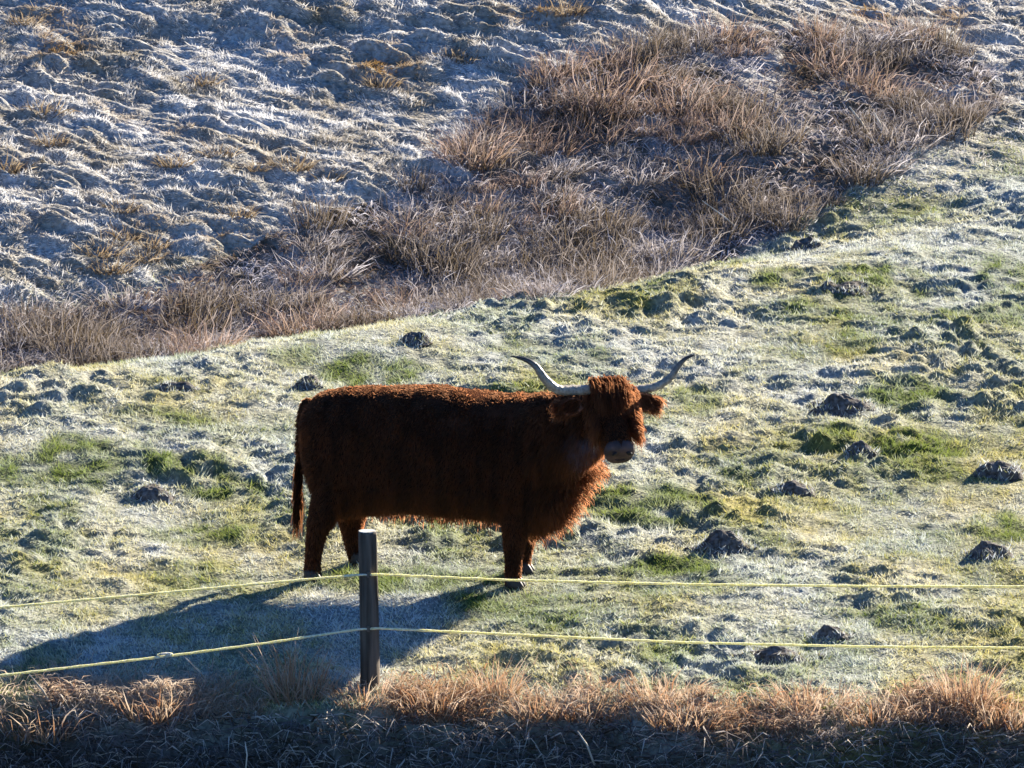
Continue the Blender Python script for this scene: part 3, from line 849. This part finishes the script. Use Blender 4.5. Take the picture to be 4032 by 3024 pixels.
# muzzle pad, nostrils, eyes
m_nose = add_noise_col(principled('muzzle_skin', (.1, .055, .05), .58, .35), (.03, .016, .013), (.085, .046, .038), 14, 4, bump=.4)
m_dark = principled('nostril_dark', (.008, .005, .005), .6)
m_eye = principled('cow_eye', (.012, .008, .006), .1, .6)
b2 = bmesh.new()
bmesh.ops.create_uvsphere(b2, u_segments=32, v_segments=20, radius=1)
for vv in b2.verts:
    q = vv.co.copy()
    q = Vector([math.copysign(abs(c_) ** .78, c_) for c_ in q])
    sx = q.x * .096 * (1 + .04 * q.y - .10 * (q.z < 0) * -q.z)
    t = .456 + q.y * .054 - .010 * q.z
    nn = -.034 + q.z * (.078 if q.z > 0 else .080)
    if abs(q.x) < .2 and q.z > .2: nn -= .007 * (1 - abs(q.x) / .2)
    if -.35 < q.z < -.2: t -= .008
    vv.co = hp(t, sx, nn) - base
me = bpy.data.meshes.new('muzzle'); b2.to_mesh(me); b2.free(); me.materials.append(m_nose)
for p in me.polygons: p.use_smooth = True
muzzle = link('muzzle', me, body)
def blob(name, c, r, ax, mat, parent, n=14):
    b3 = bmesh.new(); bmesh.ops.create_uvsphere(b3, u_segments=n, v_segments=n - 4, radius=1)
    for vv in b3.verts:
        q = vv.co.copy(); vv.co = c + ax[0] * q.x * r[0] + ax[1] * q.y * r[1] + ax[2] * q.z * r[2]
    me = bpy.data.meshes.new(name); b3.to_mesh(me); b3.free(); me.materials.append(mat)
    for p in me.polygons: p.use_smooth = True
    return link(name, me, parent)
for s in (-1, 1):
    blob('nostril', hp(.507, s * .047, .006) - base, (.020, .010, .015), ((s_dir + a_dir * .4 * s).normalized(), a_dir, n_dir), m_dark, muzzle)
    blob('eye', hp(.165, s * .121, .005) - base, (.014, .022, .016), (s_dir, a_dir, n_dir), m_eye, body)
    # mouth line
pts = [hp(.506 - .05 * abs(q) ** 2.5, q * .080, -.062 + .012 * abs(q)) - base for q in np.linspace(-1, 1, 13)]
V, F = tube(pts, [.0045] * 13, 6)
link('mouth', pymesh('mouth', V, F, m_dark), muzzle)

# horns
m_horn = principled('horn', (.45, .37, .28), .38, .5)
nn_ = m_horn.node_tree.nodes; ll_ = m_horn.node_tree.links
ha = nn_.new('ShaderNodeAttribute'); ha.attribute_name = 'Col'
hz = nn_.new('ShaderNodeTexNoise'); hz.inputs['Scale'].default_value = 45; hz.inputs['Detail'].default_value = 5
hr = nn_.new('ShaderNodeMapRange'); hr.inputs[1].default_value = .3; hr.inputs[2].default_value = .7; hr.inputs[3].default_value = .45; hr.inputs[4].default_value = 1.35
hm = nn_.new('ShaderNodeMixRGB'); hm.blend_type = 'MULTIPLY'; hm.inputs[0].default_value = 1
htc = nn_.new('ShaderNodeTexCoord')
ll_.new(htc.outputs['Object'], hz.inputs['Vector']); ll_.new(hz.outputs['Fac'], hr.inputs[0]); ll_.new(ha.outputs['Color'], hm.inputs[1]); ll_.new(hr.outputs[0], hm.inputs[2])
ll_.new(hm.outputs[0], nn_['Principled BSDF'].inputs['Base Color'])
hb = nn_.new('ShaderNodeBump'); hb.inputs['Strength'].default_value = .5; hb.inputs['Distance'].default_value = .01
ll_.new(hz.outputs['Fac'], hb.inputs['Height']); ll_.new(hb.outputs[0], nn_['Principled BSDF'].inputs['Normal'])
def horn(pts, rad):
    # smooth curve through the points
    pts = [Vector(p) for p in pts]
    Q = []; RR = []
    for i in range(len(pts) - 1):
        p0 = pts[max(i - 1, 0)]; p1 = pts[i]; p2 = pts[i + 1]; p3 = pts[min(i + 2, len(pts) - 1)]
        for k in range(8):
            t = k / 8
            Q.append(.5 * ((2 * p1) + (p2 - p0) * t + (2 * p0 - 5 * p1 + 4 * p2 - p3) * t * t + (3 * p1 - p0 - 3 * p2 + p3) * t ** 3)); RR.append(rad[i] + (rad[i + 1] - rad[i]) * t)
    Q.append(pts[-1]); RR.append(rad[-1])
    RR = [r_ * (1 + .06 * math.sin(i * 2.1) * (i < 18)) for i, r_ in enumerate(RR)]
    V, F = tube(Q, RR, 14)
    me = pymesh('horn', [v_ - base for v_ in V], F, m_horn)
    a = me.color_attributes.new('Col', 'FLOAT_COLOR', 'POINT')
    nq = len(Q)
    for i in range(len(V)):
        t = (i // 14) / (nq - 1)
        k = min(max((t - .35) / .5, 0), 1)
        cc = np.array((.34, .29, .225)) * (1 - k) + np.array((.035, .028, .025)) * k
        a.data[i].color = (*cc, 1)
    link('horn', me, body)
yh = 44.50
horn([at(2330, 1535, yh - .06), at(2270, 1536, yh - .10), at(2195, 1533, yh - .16), at(2145, 1492, yh - .20), at(2110, 1443, yh - .20), at(2070, 1417, yh - .18), at(2012, 1402, yh - .15)], [.032, .032, .031, .027, .021, .014, .003])
horn([at(2450, 1540, yh + .03), at(2510, 1534, yh + .07), at(2580, 1523, yh + .11), at(2635, 1490, yh + .14), at(2672, 1440, yh + .16), at(2700, 1412, yh + .18), at(2738, 1396, yh + .20)], [.028, .028, .026, .023, .018, .012, .003])

# ears: cupped leaf shapes with long fringe
m_tail = blade_mat('tail_hair', 0.3, 0.0, (1.2, 1.1, 1.0))
m_ear = add_noise_col(principled('ear_skin', (.2, .08, .05), .8, .1), (.14, .05, .03), (.26, .11, .06), 20, 3)
def ear(root, tip, w):
    root = Vector(root); tip = Vector(tip)
    d = tip - root; Ln = d.length; d.normalize()
    up = (UP - d * UP.dot(d)).normalized(); fr_ = d.cross(up)
    if fr_.y > 0: fr_ = -fr_
    V = []; F = []
    NT, NS = 9, 9
    for side in (0, 1):
        for i in range(NT):
            t = i / (NT - 1)
            hw = w * (math.sin(math.pi * min(1, (t * .86 + .12))) ** .8)
            for k in range(NS):
                s = k / (NS - 1) * 2 - 1
                V.append(root + d * Ln * t + up * hw * s - fr_ * (.03 * (1 - s * s)) + fr_ * .02 - fr_ * (.007 * side) - base)
    for side in (0, 1):
        o_ = side * NT * NS
        for i in range(NT - 1):
            for k in range(NS - 1):
                F.append((o_ + i * NS + k, o_ + i * NS + k + 1, o_ + (i + 1) * NS + k + 1, o_ + (i + 1) * NS + k))
    o_ = NT * NS
    edge = [i * NS for i in range(NT)] + [(NT - 1) * NS + k for k in range(1, NS)] + [i * NS + NS - 1 for i in range(NT - 2, -1, -1)] + [k for k in range(NS - 2, 0, -1)]
    for a, b in zip(edge, edge[1:] + edge[:1]): F.append((a, b, b + o_, a + o_))
    e = link('ear', pymesh('ear', V, F, m_ear), body)
    roots = [root + d * Ln * t + up * w * s * .8 - base for t in (.15, .3, .45, .6, .75, .9, 1.0) for s in (-.9, -.5, 0, .5, .9)]
    lock('ear_fringe', roots, tuple(d * .8 + fr_ * .1 - UP * .25), tuple(d * .25 - UP * 1.0), .075, 34, .010, .004, .2, e)
ear(at(2490, 1572, yh - .02), at(2585, 1592, yh + .09), .055)
ear(at(2290, 1590, yh - .14), at(2195, 1612, yh - .22), .055)

# hooves
m_hoof = principled('hoof', (.03, .024, .02), .5)
for px, py, off in [(1231, 2272, -.19), (1414, 2252, .19), (2026, 2316, -.18), (2063, 2268, .20)]:
    c = cp_(px, py, off); c.z = float(H(c.x, c.y)) - .012
    b4 = bmesh.new()
    for s in (-1, 1):
        ri = []
        for z_, w1, w2, ofx in [(0, .062, .030, .012), (.03, .058, .029, .006), (.065, .046, .026, -.004), (.085, .03, .02, -.008)]:
            ri.append([b4.verts.new(p - base) for p in ering(c + UP * z_ + FWD * ofx + LEFT * s * .028, FWD, w1, LEFT, w2, 14, .9)])
        for a, b in zip(ri[:-1], ri[1:]):
            for k in range(14): b4.faces.new((a[k], a[(k + 1) % 14], b[(k + 1) % 14], b[k]))
        b4.faces.new(ri[0][::-1]); b4.faces.new(ri[-1])
    me = bpy.data.meshes.new('hoof'); b4.to_mesh(me); b4.free(); me.materials.append(m_hoof)
    for p in me.polygons: p.use_smooth = True
    link('hoof', me, body)

# ------------------------------------------------------------------ breath hanging in the cold air by the muzzle
m_vap = bpy.data.materials.new('breath')
m_vap.use_nodes = True
n_ = m_vap.node_tree.nodes; l_ = m_vap.node_tree.links
n_.clear()
o_ = n_.new('ShaderNodeOutputMaterial'); pv = n_.new('ShaderNodeVolumePrincipled')
pv.inputs['Color'].default_value = (.95, .95, .95, 1); pv.inputs['Anisotropy'].default_value = .2
tc = n_.new('ShaderNodeTexCoord'); nz = n_.new('ShaderNodeTexNoise'); nz.inputs['Scale'].default_value = 2.2; nz.inputs['Detail'].default_value = 4
vl = n_.new('ShaderNodeVectorMath'); vl.operation = 'LENGTH'
mr1 = n_.new('ShaderNodeMapRange'); mr1.inputs[1].default_value = .15; mr1.inputs[2].default_value = .95; mr1.inputs[3].default_value = 1; mr1.inputs[4].default_value = 0
mr2 = n_.new('ShaderNodeMapRange'); mr2.inputs[1].default_value = .42; mr2.inputs[2].default_value = .68; mr2.inputs[3].default_value = 0; mr2.inputs[4].default_value = 1.5
mu = n_.new('ShaderNodeMath'); mu.operation = 'MULTIPLY'
l_.new(tc.outputs['Object'], nz.inputs['Vector']); l_.new(tc.outputs['Object'], vl.inputs[0])
l_.new(vl.outputs['Value'], mr1.inputs[0]); l_.new(nz.outputs['Fac'], mr2.inputs[0])
l_.new(mr1.outputs[0], mu.inputs[0]); l_.new(mr2.outputs[0], mu.inputs[1]); l_.new(mu.outputs[0], pv.inputs['Density']); l_.new(pv.outputs[0], o_.inputs['Volume'])
b5 = bmesh.new(); bmesh.ops.create_icosphere(b5, subdivisions=3, radius=1)
me = bpy.data.meshes.new('breath_vapour'); b5.to_mesh(me); b5.free(); me.materials.append(m_vap)
vo = link('breath_vapour', me, loc=Vector(at(2285, 1785, 44.02)), kind='stuff', label='faint grey puff of breath beside the cow muzzle', category='breath')
vo.scale = (.15, .10, .15)
